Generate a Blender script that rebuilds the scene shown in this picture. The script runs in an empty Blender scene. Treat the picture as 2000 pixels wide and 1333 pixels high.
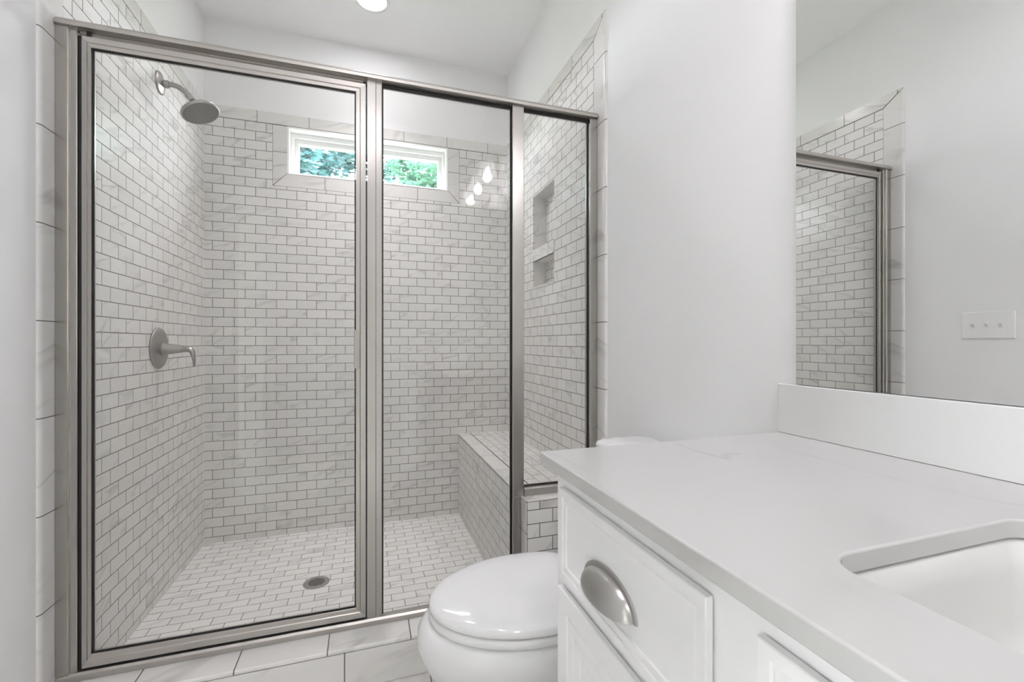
import bpy, bmesh, math, random
from mathutils import Vector, Matrix
random.seed(7)
S = bpy.context.scene
COL = S.collection
PI = math.pi

# ------------------------------------------------------------------ camera
F = 869.56
cam_d = bpy.data.cameras.new('camera')
cam_d.sensor_width = 36.0
cam_d.lens = F / 2000 * 36.0
cam_d.shift_y = 2.0 / 2000
cam_d.clip_start = 0.01
cam_d.clip_end = 200
cam = bpy.data.objects.new('camera', cam_d)
cam.location = (0, 0, 1.108)
cam.rotation_euler = (PI / 2, 0, -0.316)
COL.objects.link(cam)
S.camera = cam

# ------------------------------------------------------------------ world, lights, exposure
S.view_settings.view_transform = 'Standard'
S.view_settings.look = 'None'
S.view_settings.gamma = 1.0
S.view_settings.use_curve_mapping = False
S.view_settings.exposure = 0.88
S.cycles.use_denoising = True
S.cycles.max_bounces = 14
S.cycles.diffuse_bounces = 8
S.cycles.glossy_bounces = 6
S.cycles.transparent_max_bounces = 24
S.cycles.transmission_bounces = 8
S.cycles.sample_clamp_indirect = 6
S.cycles.caustics_reflective = False
S.cycles.caustics_refractive = False

W = bpy.data.worlds.new('sky')
S.world = W
W.use_nodes = True
_nt = W.node_tree
_bg = _nt.nodes['Background']
_bg.inputs[0].default_value = (0.93, 0.94, 1.0, 1)
_bg.inputs[1].default_value = 24.0

sun_d = bpy.data.lights.new('sun', 'SUN')
sun_d.energy = 20.0
sun_d.angle = 0.02
sun_d.color = (1, 0.95, 0.86)
sun = bpy.data.objects.new('sun', sun_d)
sun.rotation_euler = (math.radians(38), 0, math.radians(30))
sun.location = (0, -6, 8)
COL.objects.link(sun)

def area(name, loc, size, power, color=(1, 0.98, 0.95), rot=(0, 0, 0), size_y=None):
    d = bpy.data.lights.new(name, 'AREA')
    d.energy = power
    d.color = color
    d.size = size
    if size_y:
        d.shape = 'RECTANGLE'
        d.size_y = size_y
    else:
        d.shape = 'DISK'
    o = bpy.data.objects.new(name, d)
    o.location = loc
    o.rotation_euler = rot
    COL.objects.link(o)
    return o

CEIL = 2.89
CAN_LIGHTS = [(0.027, 2.43), (0.0, 0.75), (0.0, -0.75)]
CAN_POWER = [2.5, 1.3, 2.2]
for (cx, cy), pw in zip(CAN_LIGHTS, CAN_POWER):
    lamp = area('recessed_lamp_light', (cx, cy, CEIL - 0.002), 0.14, pw, (0.99, 0.955, 1.0))
    lamp.data.spread = math.radians(88 if cy > 2 else 148)
BULB_Y = [0.35, 0.09, -0.17]
BULB_POWER = 140.0          # glow of the three vanity bulbs
# ------------------------------------------------------------------ geometry constants (metres)
P = 0.0525
XL, XR, YB = -0.8392, 0.8884, 2.83         # tile faces
DL, DR, DB = -0.847, 0.896, 2.838          # drywall faces
ROW0, ZTOP = 2.348, 2.415
YE, YI = 1.540, 1.637                      # outer and inner edge of the border column
XBENCH, ZBENCH = 0.5625, 0.518
YK = 1.556                                 # front of half wall
YC, ZC = 1.506, 0.134                      # curb front, curb top

# ------------------------------------------------------------------ materials
def N(nt, kind, **kw):
    n = nt.nodes.new(kind)
    for k, v in kw.items():
        setattr(n, k, v)
    return n

def math_node(nt, op, a, b=None, c=None, clamp=False):
    n = nt.nodes.new('ShaderNodeMath')
    n.operation = op
    n.use_clamp = clamp
    for i, x in enumerate((a, b, c)):
        if x is None:
            continue
        if isinstance(x, (int, float)):
            n.inputs[i].default_value = x
        else:
            nt.links.new(x, n.inputs[i])
    return n.outputs[0]

def new_mat(name):
    m = bpy.data.materials.new(name)
    m.use_nodes = True
    b = m.node_tree.nodes['Principled BSDF']
    return m, m.node_tree, b

def simple(name, color, rough=0.5, metal=0.0, coat=0.0, spec=None, noise=0.0, nscale=6.0, bump=0.0, bscale=300):
    m, nt, b = new_mat(name)
    b.inputs['Base Color'].default_value = (*color, 1)
    b.inputs['Roughness'].default_value = rough
    b.inputs['Metallic'].default_value = metal
    b.inputs['Coat Weight'].default_value = coat
    b.inputs['Coat Roughness'].default_value = 0.05
    if spec is not None:
        b.inputs['Specular IOR Level'].default_value = spec
    tc = N(nt, 'ShaderNodeTexCoord')
    if noise > 0:
        nz = N(nt, 'ShaderNodeTexNoise')
        nz.inputs['Scale'].default_value = nscale
        nt.links.new(tc.outputs['Object'], nz.inputs['Vector'])
        mr = N(nt, 'ShaderNodeMapRange')
        mr.inputs['To Min'].default_value = 1 - noise
        mr.inputs['To Max'].default_value = 1 + noise
        nt.links.new(nz.outputs['Fac'], mr.inputs['Value'])
        vm = N(nt, 'ShaderNodeVectorMath', operation='SCALE')
        vm.inputs[0].default_value = color
        nt.links.new(mr.outputs[0], vm.inputs['Scale'])
        nt.links.new(vm.outputs[0], b.inputs['Base Color'])
    if bump > 0:
        nz = N(nt, 'ShaderNodeTexNoise')
        nz.inputs['Scale'].default_value = bscale
        nz.inputs['Detail'].default_value = 2
        nt.links.new(tc.outputs['Object'], nz.inputs['Vector'])
        bp = N(nt, 'ShaderNodeBump')
        bp.inputs['Strength'].default_value = bump
        bp.inputs['Distance'].default_value = 0.001
        nt.links.new(nz.outputs['Fac'], bp.inputs['Height'])
        nt.links.new(bp.outputs[0], b.inputs['Normal'])
    return m

def brushed(name, color, rough, axis='z', streak=0.03):
    m, nt, b = new_mat(name)
    b.inputs['Metallic'].default_value = 1.0
    b.inputs['Base Color'].default_value = (*color, 1)
    tc = N(nt, 'ShaderNodeTexCoord')
    mp = N(nt, 'ShaderNodeMapping')
    sc = {'z': (900, 900, 6), 'x': (6, 900, 900), 'n': (60, 60, 60)}[axis]
    mp.inputs['Scale'].default_value = sc
    nt.links.new(tc.outputs['Object'], mp.inputs['Vector'])
    nz = N(nt, 'ShaderNodeTexNoise')
    nz.inputs['Scale'].default_value = 1.0
    nt.links.new(mp.outputs[0], nz.inputs['Vector'])
    r = math_node(nt, 'MULTIPLY_ADD', nz.outputs['Fac'], streak, rough - streak / 2)
    nt.links.new(r, b.inputs['Roughness'])
    return m

TILE_BASE = (0.76, 0.748, 0.722)
VEIN = (0.40, 0.39, 0.375)
GROUT = (0.15, 0.14, 0.125)

def tile(name, ua, va, u0, v0, bw=2 * P, rh=P, offset=0.5, base=TILE_BASE, rough=0.22, mortar=0.0017,
         vein=0.55, vscale=2.2, grout=GROUT):
    """running-bond marble-look tile; ua, va = world axes used for the two tile directions"""
    m, nt, b = new_mat(name)
    geo = N(nt, 'ShaderNodeNewGeometry')
    sep = N(nt, 'ShaderNodeSeparateXYZ')
    nt.links.new(geo.outputs['Position'], sep.inputs[0])
    ax = {'x': sep.outputs[0], 'y': sep.outputs[1], 'z': sep.outputs[2]}
    u = math_node(nt, 'SUBTRACT', ax[ua], u0)
    v = math_node(nt, 'SUBTRACT', ax[va], v0)
    cmb = N(nt, 'ShaderNodeCombineXYZ')
    nt.links.new(u, cmb.inputs[0])
    nt.links.new(v, cmb.inputs[1])
    br = N(nt, 'ShaderNodeTexBrick')
    br.offset = offset
    br.offset_frequency = 2
    br.squash = 1.0
    br.inputs['Color1'].default_value = (0, 0, 0, 1)
    br.inputs['Color2'].default_value = (1, 1, 1, 1)
    br.inputs['Mortar'].default_value = (0.5, 0.5, 0.5, 1)
    br.inputs['Scale'].default_value = 1.0
    br.inputs['Mortar Size'].default_value = mortar
    br.inputs['Mortar Smooth'].default_value = 0.15
    br.inputs['Bias'].default_value = 0.0
    br.inputs['Brick Width'].default_value = bw
    br.inputs['Row Height'].default_value = rh
    nt.links.new(cmb.outputs[0], br.inputs['Vector'])
    # per tile random slice of the marble
    cmb2 = N(nt, 'ShaderNodeCombineXYZ')
    uu = math_node(nt, 'ADD', math_node(nt, 'MULTIPLY', u, 0.62), math_node(nt, 'MULTIPLY', v, -1.6))
    vv = math_node(nt, 'ADD', math_node(nt, 'MULTIPLY', u, 0.9), math_node(nt, 'MULTIPLY', v, 0.7))
    nt.links.new(math_node(nt, 'MULTIPLY', uu, 2.4), cmb2.inputs[0])
    nt.links.new(vv, cmb2.inputs[1])
    rnd = math_node(nt, 'MULTIPLY', br.outputs['Color'], 37.0)
    nt.links.new(rnd, cmb2.inputs[2])
    nz = N(nt, 'ShaderNodeTexNoise')
    nz.inputs['Scale'].default_value = vscale
    nz.inputs['Detail'].default_value = 3
    nz.inputs['Distortion'].default_value = 0.6
    nt.links.new(cmb2.outputs[0], nz.inputs['Vector'])
    d = math_node(nt, 'ABSOLUTE', math_node(nt, 'SUBTRACT', nz.outputs['Fac'], 0.5))
    line = math_node(nt, 'SUBTRACT', 1.0, math_node(nt, 'MULTIPLY', d, 26.0), clamp=True)
    nz2 = N(nt, 'ShaderNodeTexNoise')
    nz2.inputs['Scale'].default_value = vscale * 1.7
    nt.links.new(cmb2.outputs[0], nz2.inputs['Vector'])
    mask = math_node(nt, 'MULTIPLY', math_node(nt, 'SUBTRACT', nz2.outputs['Fac'], 0.42), 4.0, clamp=True)
    vf = math_node(nt, 'MULTIPLY', math_node(nt, 'MULTIPLY', line, mask), vein)
    cloud = math_node(nt, 'MULTIPLY', math_node(nt, 'SUBTRACT', nz2.outputs['Fac'], 0.55), 0.5, clamp=True)
    vf = math_node(nt, 'ADD', vf, math_node(nt, 'MULTIPLY', cloud, vein), clamp=True)
    mx = N(nt, 'ShaderNodeMix', data_type='RGBA')
    mx.inputs[6].default_value = (*base, 1)
    mx.inputs[7].default_value = (*VEIN, 1)
    nt.links.new(vf, mx.inputs[0])
    # slight tone shift per tile
    tone = math_node(nt, 'MULTIPLY_ADD', br.outputs['Color'], 0.07, 0.965)
    vm = N(nt, 'ShaderNodeVectorMath', operation='SCALE')
    nt.links.new(mx.outputs[2], vm.inputs[0])
    nt.links.new(tone, vm.inputs['Scale'])
    mg = N(nt, 'ShaderNodeMix', data_type='RGBA')
    nt.links.new(vm.outputs[0], mg.inputs[6])
    mg.inputs[7].default_value = (*grout, 1)
    nt.links.new(br.outputs['Fac'], mg.inputs[0])
    nt.links.new(mg.outputs[2], b.inputs['Base Color'])
    nt.links.new(math_node(nt, 'MULTIPLY_ADD', br.outputs['Fac'], 0.6, rough), b.inputs['Roughness'])
    bp = N(nt, 'ShaderNodeBump')
    bp.inputs['Strength'].default_value = 0.5
    bp.inputs['Distance'].default_value = 0.0015
    inv = math_node(nt, 'SUBTRACT', 1.0, br.outputs['Fac'])
    nt.links.new(inv, bp.inputs['Height'])
    nt.links.new(bp.outputs[0], b.inputs['Normal'])
    return m

def quartz(name, base=(0.55, 0.547, 0.537)):
    m, nt, b = new_mat(name)
    geo = N(nt, 'ShaderNodeNewGeometry')
    mp = N(nt, 'ShaderNodeMapping')
    mp.inputs['Rotation'].default_value = (0, 0, math.radians(28))
    mp.inputs['Scale'].default_value = (2.4, 0.7, 1)
    mp.inputs['Location'].default_value = (0.33, 0.1, 0)
    nt.links.new(geo.outputs['Position'], mp.inputs['Vector'])
    nz = N(nt, 'ShaderNodeTexNoise')
    nz.inputs['Scale'].default_value = 1.7
    nz.inputs['Detail'].default_value = 4
    nz.inputs['Distortion'].default_value = 0.5
    nt.links.new(mp.outputs[0], nz.inputs['Vector'])
    d = math_node(nt, 'ABSOLUTE', math_node(nt, 'SUBTRACT', nz.outputs['Fac'], 0.5))
    line = math_node(nt, 'SUBTRACT', 1.0, math_node(nt, 'MULTIPLY', d, 55.0), clamp=True)
    nz2 = N(nt, 'ShaderNodeTexNoise')
    nz2.inputs['Scale'].default_value = 4
    nt.links.new(geo.outputs['Position'], nz2.inputs['Vector'])
    mask = math_node(nt, 'MULTIPLY', math_node(nt, 'SUBTRACT', nz2.outputs['Fac'], 0.42), 4.0, clamp=True)
    f = math_node(nt, 'MULTIPLY', math_node(nt, 'MULTIPLY', line, mask), 0.5)
    mx = N(nt, 'ShaderNodeMix', data_type='RGBA')
    mx.inputs[6].default_value = (*base, 1)
    mx.inputs[7].default_value = (0.44, 0.435, 0.425, 1)
    nt.links.new(f, mx.inputs[0])
    nt.links.new(mx.outputs[2], b.inputs['Base Color'])
    b.inputs['Roughness'].default_value = 0.12
    return m

def glass(name, tint=(0.97, 0.985, 0.975), strength=1.0):
    """clear pane: what is not mirrored by the two faces goes straight through"""
    m = bpy.data.materials.new(name)
    m.use_nodes = True
    nt = m.node_tree
    nt.nodes.clear()
    out = N(nt, 'ShaderNodeOutputMaterial')
    tr = N(nt, 'ShaderNodeBsdfTransparent')
    tr.inputs[0].default_value = (*tint, 1)
    gl = N(nt, 'ShaderNodeBsdfGlossy')
    gl.inputs['Color'].default_value = (1, 1, 1, 1)
    gl.inputs['Roughness'].default_value = 0.0
    geo = N(nt, 'ShaderNodeNewGeometry')
    dot = N(nt, 'ShaderNodeVectorMath', operation='DOT_PRODUCT')
    nt.links.new(geo.outputs['Normal'], dot.inputs[0])
    nt.links.new(geo.outputs['Incoming'], dot.inputs[1])
    c = math_node(nt, 'ABSOLUTE', dot.outputs['Value'])
    p5 = math_node(nt, 'POWER', math_node(nt, 'SUBTRACT', 1.0, c, clamp=True), 5.0)
    f = math_node(nt, 'MULTIPLY_ADD', p5, 0.96 * strength, 0.04 * strength, clamp=True)
    mx = N(nt, 'ShaderNodeMixShader')
    nt.links.new(f, mx.inputs[0])
    nt.links.new(tr.outputs[0], mx.inputs[1])
    nt.links.new(gl.outputs[0], mx.inputs[2])
    nt.links.new(mx.outputs[0], out.inputs[0])
    return m

def emitter(name, color, strength):
    m = bpy.data.materials.new(name)
    m.use_nodes = True
    nt = m.node_tree
    nt.nodes.clear()
    out = N(nt, 'ShaderNodeOutputMaterial')
    e = N(nt, 'ShaderNodeEmission')
    e.inputs[0].default_value = (*color, 1)
    e.inputs[1].default_value = strength
    nt.links.new(e.outputs[0], out.inputs[0])
    return m

def shade_glass(name):
    m = bpy.data.materials.new(name)
    m.use_nodes = True
    nt = m.node_tree
    nt.nodes.clear()
    out = N(nt, 'ShaderNodeOutputMaterial')
    tl = N(nt, 'ShaderNodeBsdfTranslucent')
    tl.inputs[0].default_value = (0.98, 0.97, 0.96, 1)
    df = N(nt, 'ShaderNodeBsdfDiffuse')
    df.inputs[0].default_value = (0.9, 0.9, 0.88, 1)
    tr = N(nt, 'ShaderNodeBsdfTransparent')
    a = N(nt, 'ShaderNodeMixShader')
    a.inputs[0].default_value = 0.25
    nt.links.new(tl.outputs[0], a.inputs[1])
    nt.links.new(df.outputs[0], a.inputs[2])
    c = N(nt, 'ShaderNodeMixShader')
    c.inputs[0].default_value = 0.22
    nt.links.new(a.outputs[0], c.inputs[1])
    nt.links.new(tr.outputs[0], c.inputs[2])
    nt.links.new(c.outputs[0], out.inputs[0])
    return m

def leaf_mat(name, c1, c2):
    m, nt, b = new_mat(name)
    tc = N(nt, 'ShaderNodeTexCoord')
    nz = N(nt, 'ShaderNodeTexNoise')
    nz.inputs['Scale'].default_value = 5
    nz.inputs['Detail'].default_value = 4
    nt.links.new(tc.outputs['Object'], nz.inputs['Vector'])
    mx = N(nt, 'ShaderNodeMix', data_type='RGBA')
    mx.inputs[6].default_value = (*c1, 1)
    mx.inputs[7].default_value = (*c2, 1)
    mr = N(nt, 'ShaderNodeMapRange')
    mr.inputs['From Min'].default_value = 0.35
    mr.inputs['From Max'].default_value = 0.65
    nt.links.new(nz.outputs['Fac'], mr.inputs['Value'])
    nt.links.new(mr.outputs[0], mx.inputs[0])
    nt.links.new(mx.outputs[2], b.inputs['Base Color'])
    b.inputs['Roughness'].default_value = 0.45
    tl = N(nt, 'ShaderNodeBsdfTranslucent')
    nt.links.new(mx.outputs[2], tl.inputs[0])
    ms = N(nt, 'ShaderNodeMixShader')
    ms.inputs[0].default_value = 0.45
    out = nt.nodes['Material Output']
    nt.links.new(b.outputs[0], ms.inputs[1])
    nt.links.new(tl.outputs[0], ms.inputs[2])
    nt.links.new(ms.outputs[0], out.inputs[0])
    return m

M = {}
M['paint'] = simple('wall_paint', (0.85, 0.85, 0.85), 0.6, noise=0.01, nscale=1.5, bump=0.15, bscale=250)
M['ceiling'] = simple('ceiling_paint', (0.94, 0.94, 0.94), 0.8, bump=0.15, bscale=200)
M['trim_paint'] = simple('trim_paint', (0.84, 0.84, 0.84), 0.35)
M['cabinet'] = simple('cabinet_paint', (0.92, 0.92, 0.925), 0.38, noise=0.006, nscale=2)
M['porcelain'] = simple('porcelain', (0.77, 0.77, 0.77), 0.08, coat=0.5)
M['quartz_splash_lit'] = quartz('white_quartz_backsplash_lit', (0.72, 0.72, 0.715))  # same stone as the counter, lightened in colour for the light it catches
M['basin'] = simple('basin_porcelain', (0.74, 0.735, 0.72), 0.08, coat=0.3)
M['quartz'] = quartz('white_quartz')
M['nickel_z'] = brushed('brushed_nickel_upright', (0.46, 0.44, 0.415), 0.26, 'z')
M['nickel_x'] = brushed('brushed_nickel_level', (0.52, 0.495, 0.465), 0.38, 'x')
M['nickel_fit'] = brushed('satin_nickel', (0.36, 0.345, 0.32), 0.38, 'n', 0.05)
M['nickel_pull'] = brushed('satin_nickel_pull', (0.50, 0.49, 0.475), 0.30, 'n', 0.04)
M['nozzle'] = simple('nozzle_face', (0.20, 0.19, 0.175), 0.45, 0.6, noise=0.1, nscale=200)
M['rubber'] = simple('black_rubber', (0.008, 0.008, 0.008), 0.6)
M['glass'] = glass('clear_glass', (0.985, 0.985, 0.98))
M['window_glass'] = glass('window_glass', (0.96, 0.98, 0.98))
M['mirror'] = simple('mirror_silver', (0.91, 0.915, 0.91), 0.0, 1.0)
M['mirror_edge'] = simple('mirror_edge', (0.35, 0.38, 0.36), 0.2)
M['grout'] = simple('grout', GROUT, 0.9)
M['vinyl'] = simple('white_vinyl', (0.94, 0.94, 0.94), 0.35)
M['plate'] = simple('switch_plastic', (0.86, 0.86, 0.85), 0.35)
M['shade'] = shade_glass('frosted_shade_glass')
M['bulb'] = emitter('bulb_glow', (0.99, 0.955, 1.0), BULB_POWER)
M['lens'] = emitter('recessed_lens_glow', (0.99, 0.96, 1.0), 34.0)
M['dark'] = simple('drain_dark', (0.01, 0.01, 0.01), 0.8)
M['drain'] = simple('drain_metal', (0.42, 0.41, 0.39), 0.35, 1.0)
M['leaf_teal'] = leaf_mat('dark_leaf', (0.007, 0.034, 0.037), (0.034, 0.10, 0.108))
M['leaf_lime'] = leaf_mat('light_leaf', (0.035, 0.13, 0.09), (0.12, 0.26, 0.175))
M['bark'] = simple('bark', (0.10, 0.08, 0.06), 0.9, noise=0.3, nscale=12)
M['grass'] = simple('lawn_grass', (0.10, 0.13, 0.07), 0.9, noise=0.3, nscale=4)
# tile surfaces
M['bed_floor'] = simple('pale_wood_floor', (0.62, 0.60, 0.57), 0.4, noise=0.08, nscale=8)
M['t_back'] = tile('subway_tile_back', 'x', 'z', -0.7496, ROW0)
M['t_left'] = tile('subway_tile_left', 'y', 'z', 1.8897, ROW0)
M['t_right'] = tile('subway_tile_right', 'y', 'z', 1.744, ROW0)
M['t_floor'] = tile('subway_tile_floor', 'x', 'y', -0.79, 2.80, base=(0.80, 0.788, 0.765), rough=0.4, grout=(0.26, 0.24, 0.215))
M['t_bench_face'] = tile('subway_tile_bench_face', 'y', 'z', 2.80, ZBENCH - 0.012)
M['t_bench_top'] = tile('subway_tile_bench_top', 'y', 'x', 2.79, 0.640)
M['t_knee'] = tile('subway_tile_half_wall', 'x', 'z', 0.671, 0.480)
M['t_niche'] = tile('subway_tile_niche', 'y', 'z', 2.30, 0.512)
M['b_left'] = tile('border_tile_left', 'y', 'z', -50, 1.166, bw=100, rh=0.2665, offset=0, vscale=1.6)
M['b_right'] = tile('border_tile_right', 'y', 'z', -50, 1.187, bw=100, rh=0.265, offset=0, vscale=1.6)
M['b_back'] = tile('border_tile_back', 'x', 'z', -0.5856, -50, bw=0.2685, rh=100, offset=0, vscale=1.6)
M['b_side_top'] = tile('border_tile_side_top', 'y', 'z', 1.84, -50, bw=0.270, rh=100, offset=0, vscale=1.6)
M['b_win_side'] = tile('border_tile_window_side', 'x', 'z', -50, 2.195, bw=100, rh=0.268, offset=0, vscale=1.6)
M['b_win_bot'] = tile('border_tile_window_bottom', 'x', 'z', -0.232, -50, bw=0.268, rh=100, offset=0, vscale=1.6)
M['b_plain'] = tile('border_tile_plain', 'x', 'z', -50, -50, bw=100, rh=100, offset=0, vscale=1.6)
M['b_bench'] = tile('border_tile_bench', 'y', 'x', 1.70, -50, bw=0.268, rh=100, offset=0, vscale=1.6)
M['b_knee'] = tile('border_tile_half_wall', 'x', 'z', -50, 0.150, bw=100, rh=0.245, offset=0, vscale=1.6)
M['b_curb'] = tile('border_tile_curb', 'x', 'y', -0.373, -50, bw=0.2565, rh=100, offset=0, vscale=1.3, mortar=0.002)
M['t_curb'] = tile('large_tile_curb', 'x', 'z', -0.066, -50, bw=0.60, rh=100, offset=0, vscale=1.3, mortar=0.002)
M['t_bath'] = tile('large_tile_floor', 'x', 'y', -0.2, 1.45, bw=0.60, rh=0.30, offset=0.33, vscale=1.0, mortar=0.002, rough=0.3)

# ------------------------------------------------------------------ mesh helpers
def new_bm():
    return bmesh.new()

def finish(name, bm, mat, parent=None, smooth=False, bevel=0.0, seg=2, ang=35, origin=None, mats=None, subsurf=0):
    bmesh.ops.recalc_face_normals(bm, faces=bm.faces[:])
    me = bpy.data.meshes.new(name)
    if origin is None and parent is not None:
        origin = parent.matrix_world_loc if hasattr(parent, 'matrix_world_loc') else None
    off = Vector((0, 0, 0))
    p = parent
    while p is not None:
        off += p.location
        p = p.parent
    base = Vector(origin) if origin is not None else off
    bmesh.ops.translate(bm, verts=bm.verts[:], vec=-base)
    bm.to_mesh(me)
    bm.free()
    o = bpy.data.objects.new(name, me)
    o.location = base - off
    if mats:
        for mm in mats:
            me.materials.append(mm)
    else:
        me.materials.append(mat)
    COL.objects.link(o)
    if parent is not None:
        o.parent = parent
    if smooth or bevel > 0:
        for pl in me.polygons:
            pl.use_smooth = True
        if bevel <= 0:
            me.set_sharp_from_angle(angle=math.radians(ang))
    if bevel > 0:
        md = o.modifiers.new('bevel', 'BEVEL')
        md.width = bevel
        md.segments = seg
        md.limit_method = 'ANGLE'
        md.angle_limit = math.radians(ang)
        md.harden_normals = True
    if subsurf:
        md = o.modifiers.new('sub', 'SUBSURF')
        md.levels = subsurf
        md.render_levels = subsurf
    return o

def box(bm, x0, x1, y0, y1, z0, z1, mi=0):
    vs = [bm.verts.new((x, y, z)) for z in (z0, z1) for y in (y0, y1) for x in (x0, x1)]
    fs = []
    for idx in ((0, 2, 3, 1), (4, 5, 7, 6), (0, 1, 5, 4), (2, 6, 7, 3), (0, 4, 6, 2), (1, 3, 7, 5)):
        f = bm.faces.new([vs[i] for i in idx])
        f.material_index = mi
        fs.append(f)
    return fs

def prism(bm, pts, axis, a0, a1, mi=0):
    """pts = 2D polygon in the plane normal to axis; axis 'x': (y,z), 'y': (x,z), 'z': (x,y)"""
    def P3(p, a):
        return {'x': (a, p[0], p[1]), 'y': (p[0], a, p[1]), 'z': (p[0], p[1], a)}[axis]
    A = [bm.verts.new(P3(p, a0)) for p in pts]
    B = [bm.verts.new(P3(p, a1)) for p in pts]
    n = len(pts)
    fs = [bm.faces.new(A[::-1]), bm.faces.new(B)]
    for i in range(n):
        fs.append(bm.faces.new((A[i], A[(i + 1) % n], B[(i + 1) % n], B[i])))
    for f in fs:
        f.material_index = mi

def slab(bm, axis, a0, a1, rect, holes=()):
    """box with rectangular through holes. rect and holes = (u0,u1,v0,v1)"""
    us = sorted({rect[0], rect[1], *[h[0] for h in holes], *[h[1] for h in holes]})
    vs = sorted({rect[2], rect[3], *[h[2] for h in holes], *[h[3] for h in holes]})
    def P3(u, v, a):
        return {'x': (a, u, v), 'y': (u, a, v), 'z': (u, v, a)}[axis]
    def solid(i, j):
        if i < 0 or j < 0 or i >= len(us) - 1 or j >= len(vs) - 1:
            return False
        cu, cv = (us[i] + us[i + 1]) / 2, (vs[j] + vs[j + 1]) / 2
        return not any(h[0] < cu < h[1] and h[2] < cv < h[3] for h in holes)
    cache = {}
    def V(i, j, a):
        k = (i, j, a)
        if k not in cache:
            cache[k] = bm.verts.new(P3(us[i], vs[j], a))
        return cache[k]
    for i in range(len(us) - 1):
        for j in range(len(vs) - 1):
            if not solid(i, j):
                continue
            for a in (a0, a1):
                bm.faces.new((V(i, j, a), V(i + 1, j, a), V(i + 1, j + 1, a), V(i, j + 1, a)))
            for di, dj, e in ((-1, 0, ((i, j), (i, j + 1))), (1, 0, ((i + 1, j), (i + 1, j + 1))),
                              (0, -1, ((i, j), (i + 1, j))), (0, 1, ((i, j + 1), (i + 1, j + 1)))):
                if not solid(i + di, j + dj):
                    (p, q), (r, s) = e
                    bm.faces.new((V(p, q, a0), V(r, s, a0), V(r, s, a1), V(p, q, a1)))

def loft(bm, rings, cap0=True, cap1=True, closed=True, mi=0):
    R = [[bm.verts.new(p) for p in r] for r in rings]
    n = len(R[0])
    for a, b in zip(R, R[1:]):
        for i in range(n if closed else n - 1):
            f = bm.faces.new((a[i], a[(i + 1) % n], b[(i + 1) % n], b[i]))
            f.material_index = mi
    if cap0:
        bm.faces.new(R[0][::-1]).material_index = mi
    if cap1:
        bm.faces.new(R[-1]).material_index = mi
    return R

def frame_of(d):
    d = Vector(d).normalized()
    a = Vector((0, 0, 1)) if abs(d.z) < 0.9 else Vector((0, 1, 0))
    u = d.cross(a).normalized()
    return u, u.cross(d).normalized(), d

def lathe(bm, origin, direction, profile, seg=48, cap0=True, cap1=True):
    """profile = [(radius, distance along direction)]"""
    u, v, d = frame_of(direction)
    o = Vector(origin)
    rings = []
    for r, h in profile:
        rings.append([o + d * h + (u * math.cos(t) + v * math.sin(t)) * max(r, 1e-5)
                      for t in (2 * PI * k / seg for k in range(seg))])
    loft(bm, rings, cap0, cap1)

def tube(bm, pts, radii, seg=20):
    pts = [Vector(p) for p in pts]
    if isinstance(radii, (int, float)):
        radii = [radii] * len(pts)
    rings = []
    u = None
    for i, p in enumerate(pts):
        d = (pts[min(i + 1, len(pts) - 1)] - pts[max(i - 1, 0)]).normalized()
        if u is None:
            u, v, _ = frame_of(d)
        else:
            u = (u - d * u.dot(d)).normalized()
            v = u.cross(d).normalized()
        rings.append([p + (u * math.cos(t) + v * math.sin(t)) * radii[i] for t in (2 * PI * k / seg for k in range(seg))])
    loft(bm, rings)

def rrect(x0, x1, y0, y1, r, n=6):
    pts = []
    for cx, cy, a in ((x1 - r, y1 - r, 0), (x0 + r, y1 - r, 90), (x0 + r, y0 + r, 180), (x1 - r, y0 + r, 270)):
        for k in range(n + 1):
            t = math.radians(a + 90 * k / n)
            pts.append((cx + r * math.cos(t), cy + r * math.sin(t)))
    return pts

def bezier(p0, p1, p2, p3, n=14):
    out = []
    for k in range(n + 1):
        t = k / n
        out.append(Vector(p0) * (1 - t) ** 3 + Vector(p1) * 3 * t * (1 - t) ** 2 + Vector(p2) * 3 * t * t * (1 - t) + Vector(p3) * t ** 3)
    return out

def thing(name, label, cat, loc=(0, 0, 0), group=None):
    o = bpy.data.objects.new(name, None)
    o.empty_display_size = 0.05
    o.location = loc
    COL.objects.link(o)
    o['label'] = label
    o['category'] = cat
    if group:
        o['group'] = group
    return o

def tag(o, label, cat, group=None):
    o['label'] = label
    o['category'] = cat
    if group:
        o['group'] = group
    return o

def struct(name, bm, mat, label=None, **kw):
    o = finish(name, bm, mat, **kw)
    o['kind'] = 'structure'
    if label:
        o['label'] = label
    return o

# ------------------------------------------------------------------ room shell
WIN = (-0.433, 0.4948, 2.0745, ROW0)                 # window opening in the tile (x0,x1,z0,z1)
WT = 0.075                                            # window border width
NA = (2.041, 2.338, 1.620, 1.918)                     # upper niche (y0,y1,z0,z1)
NB = (2.041, 2.338, 1.413, 1.556)                     # lower niche
YF = -1.55                                            # wall behind the camera

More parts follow.
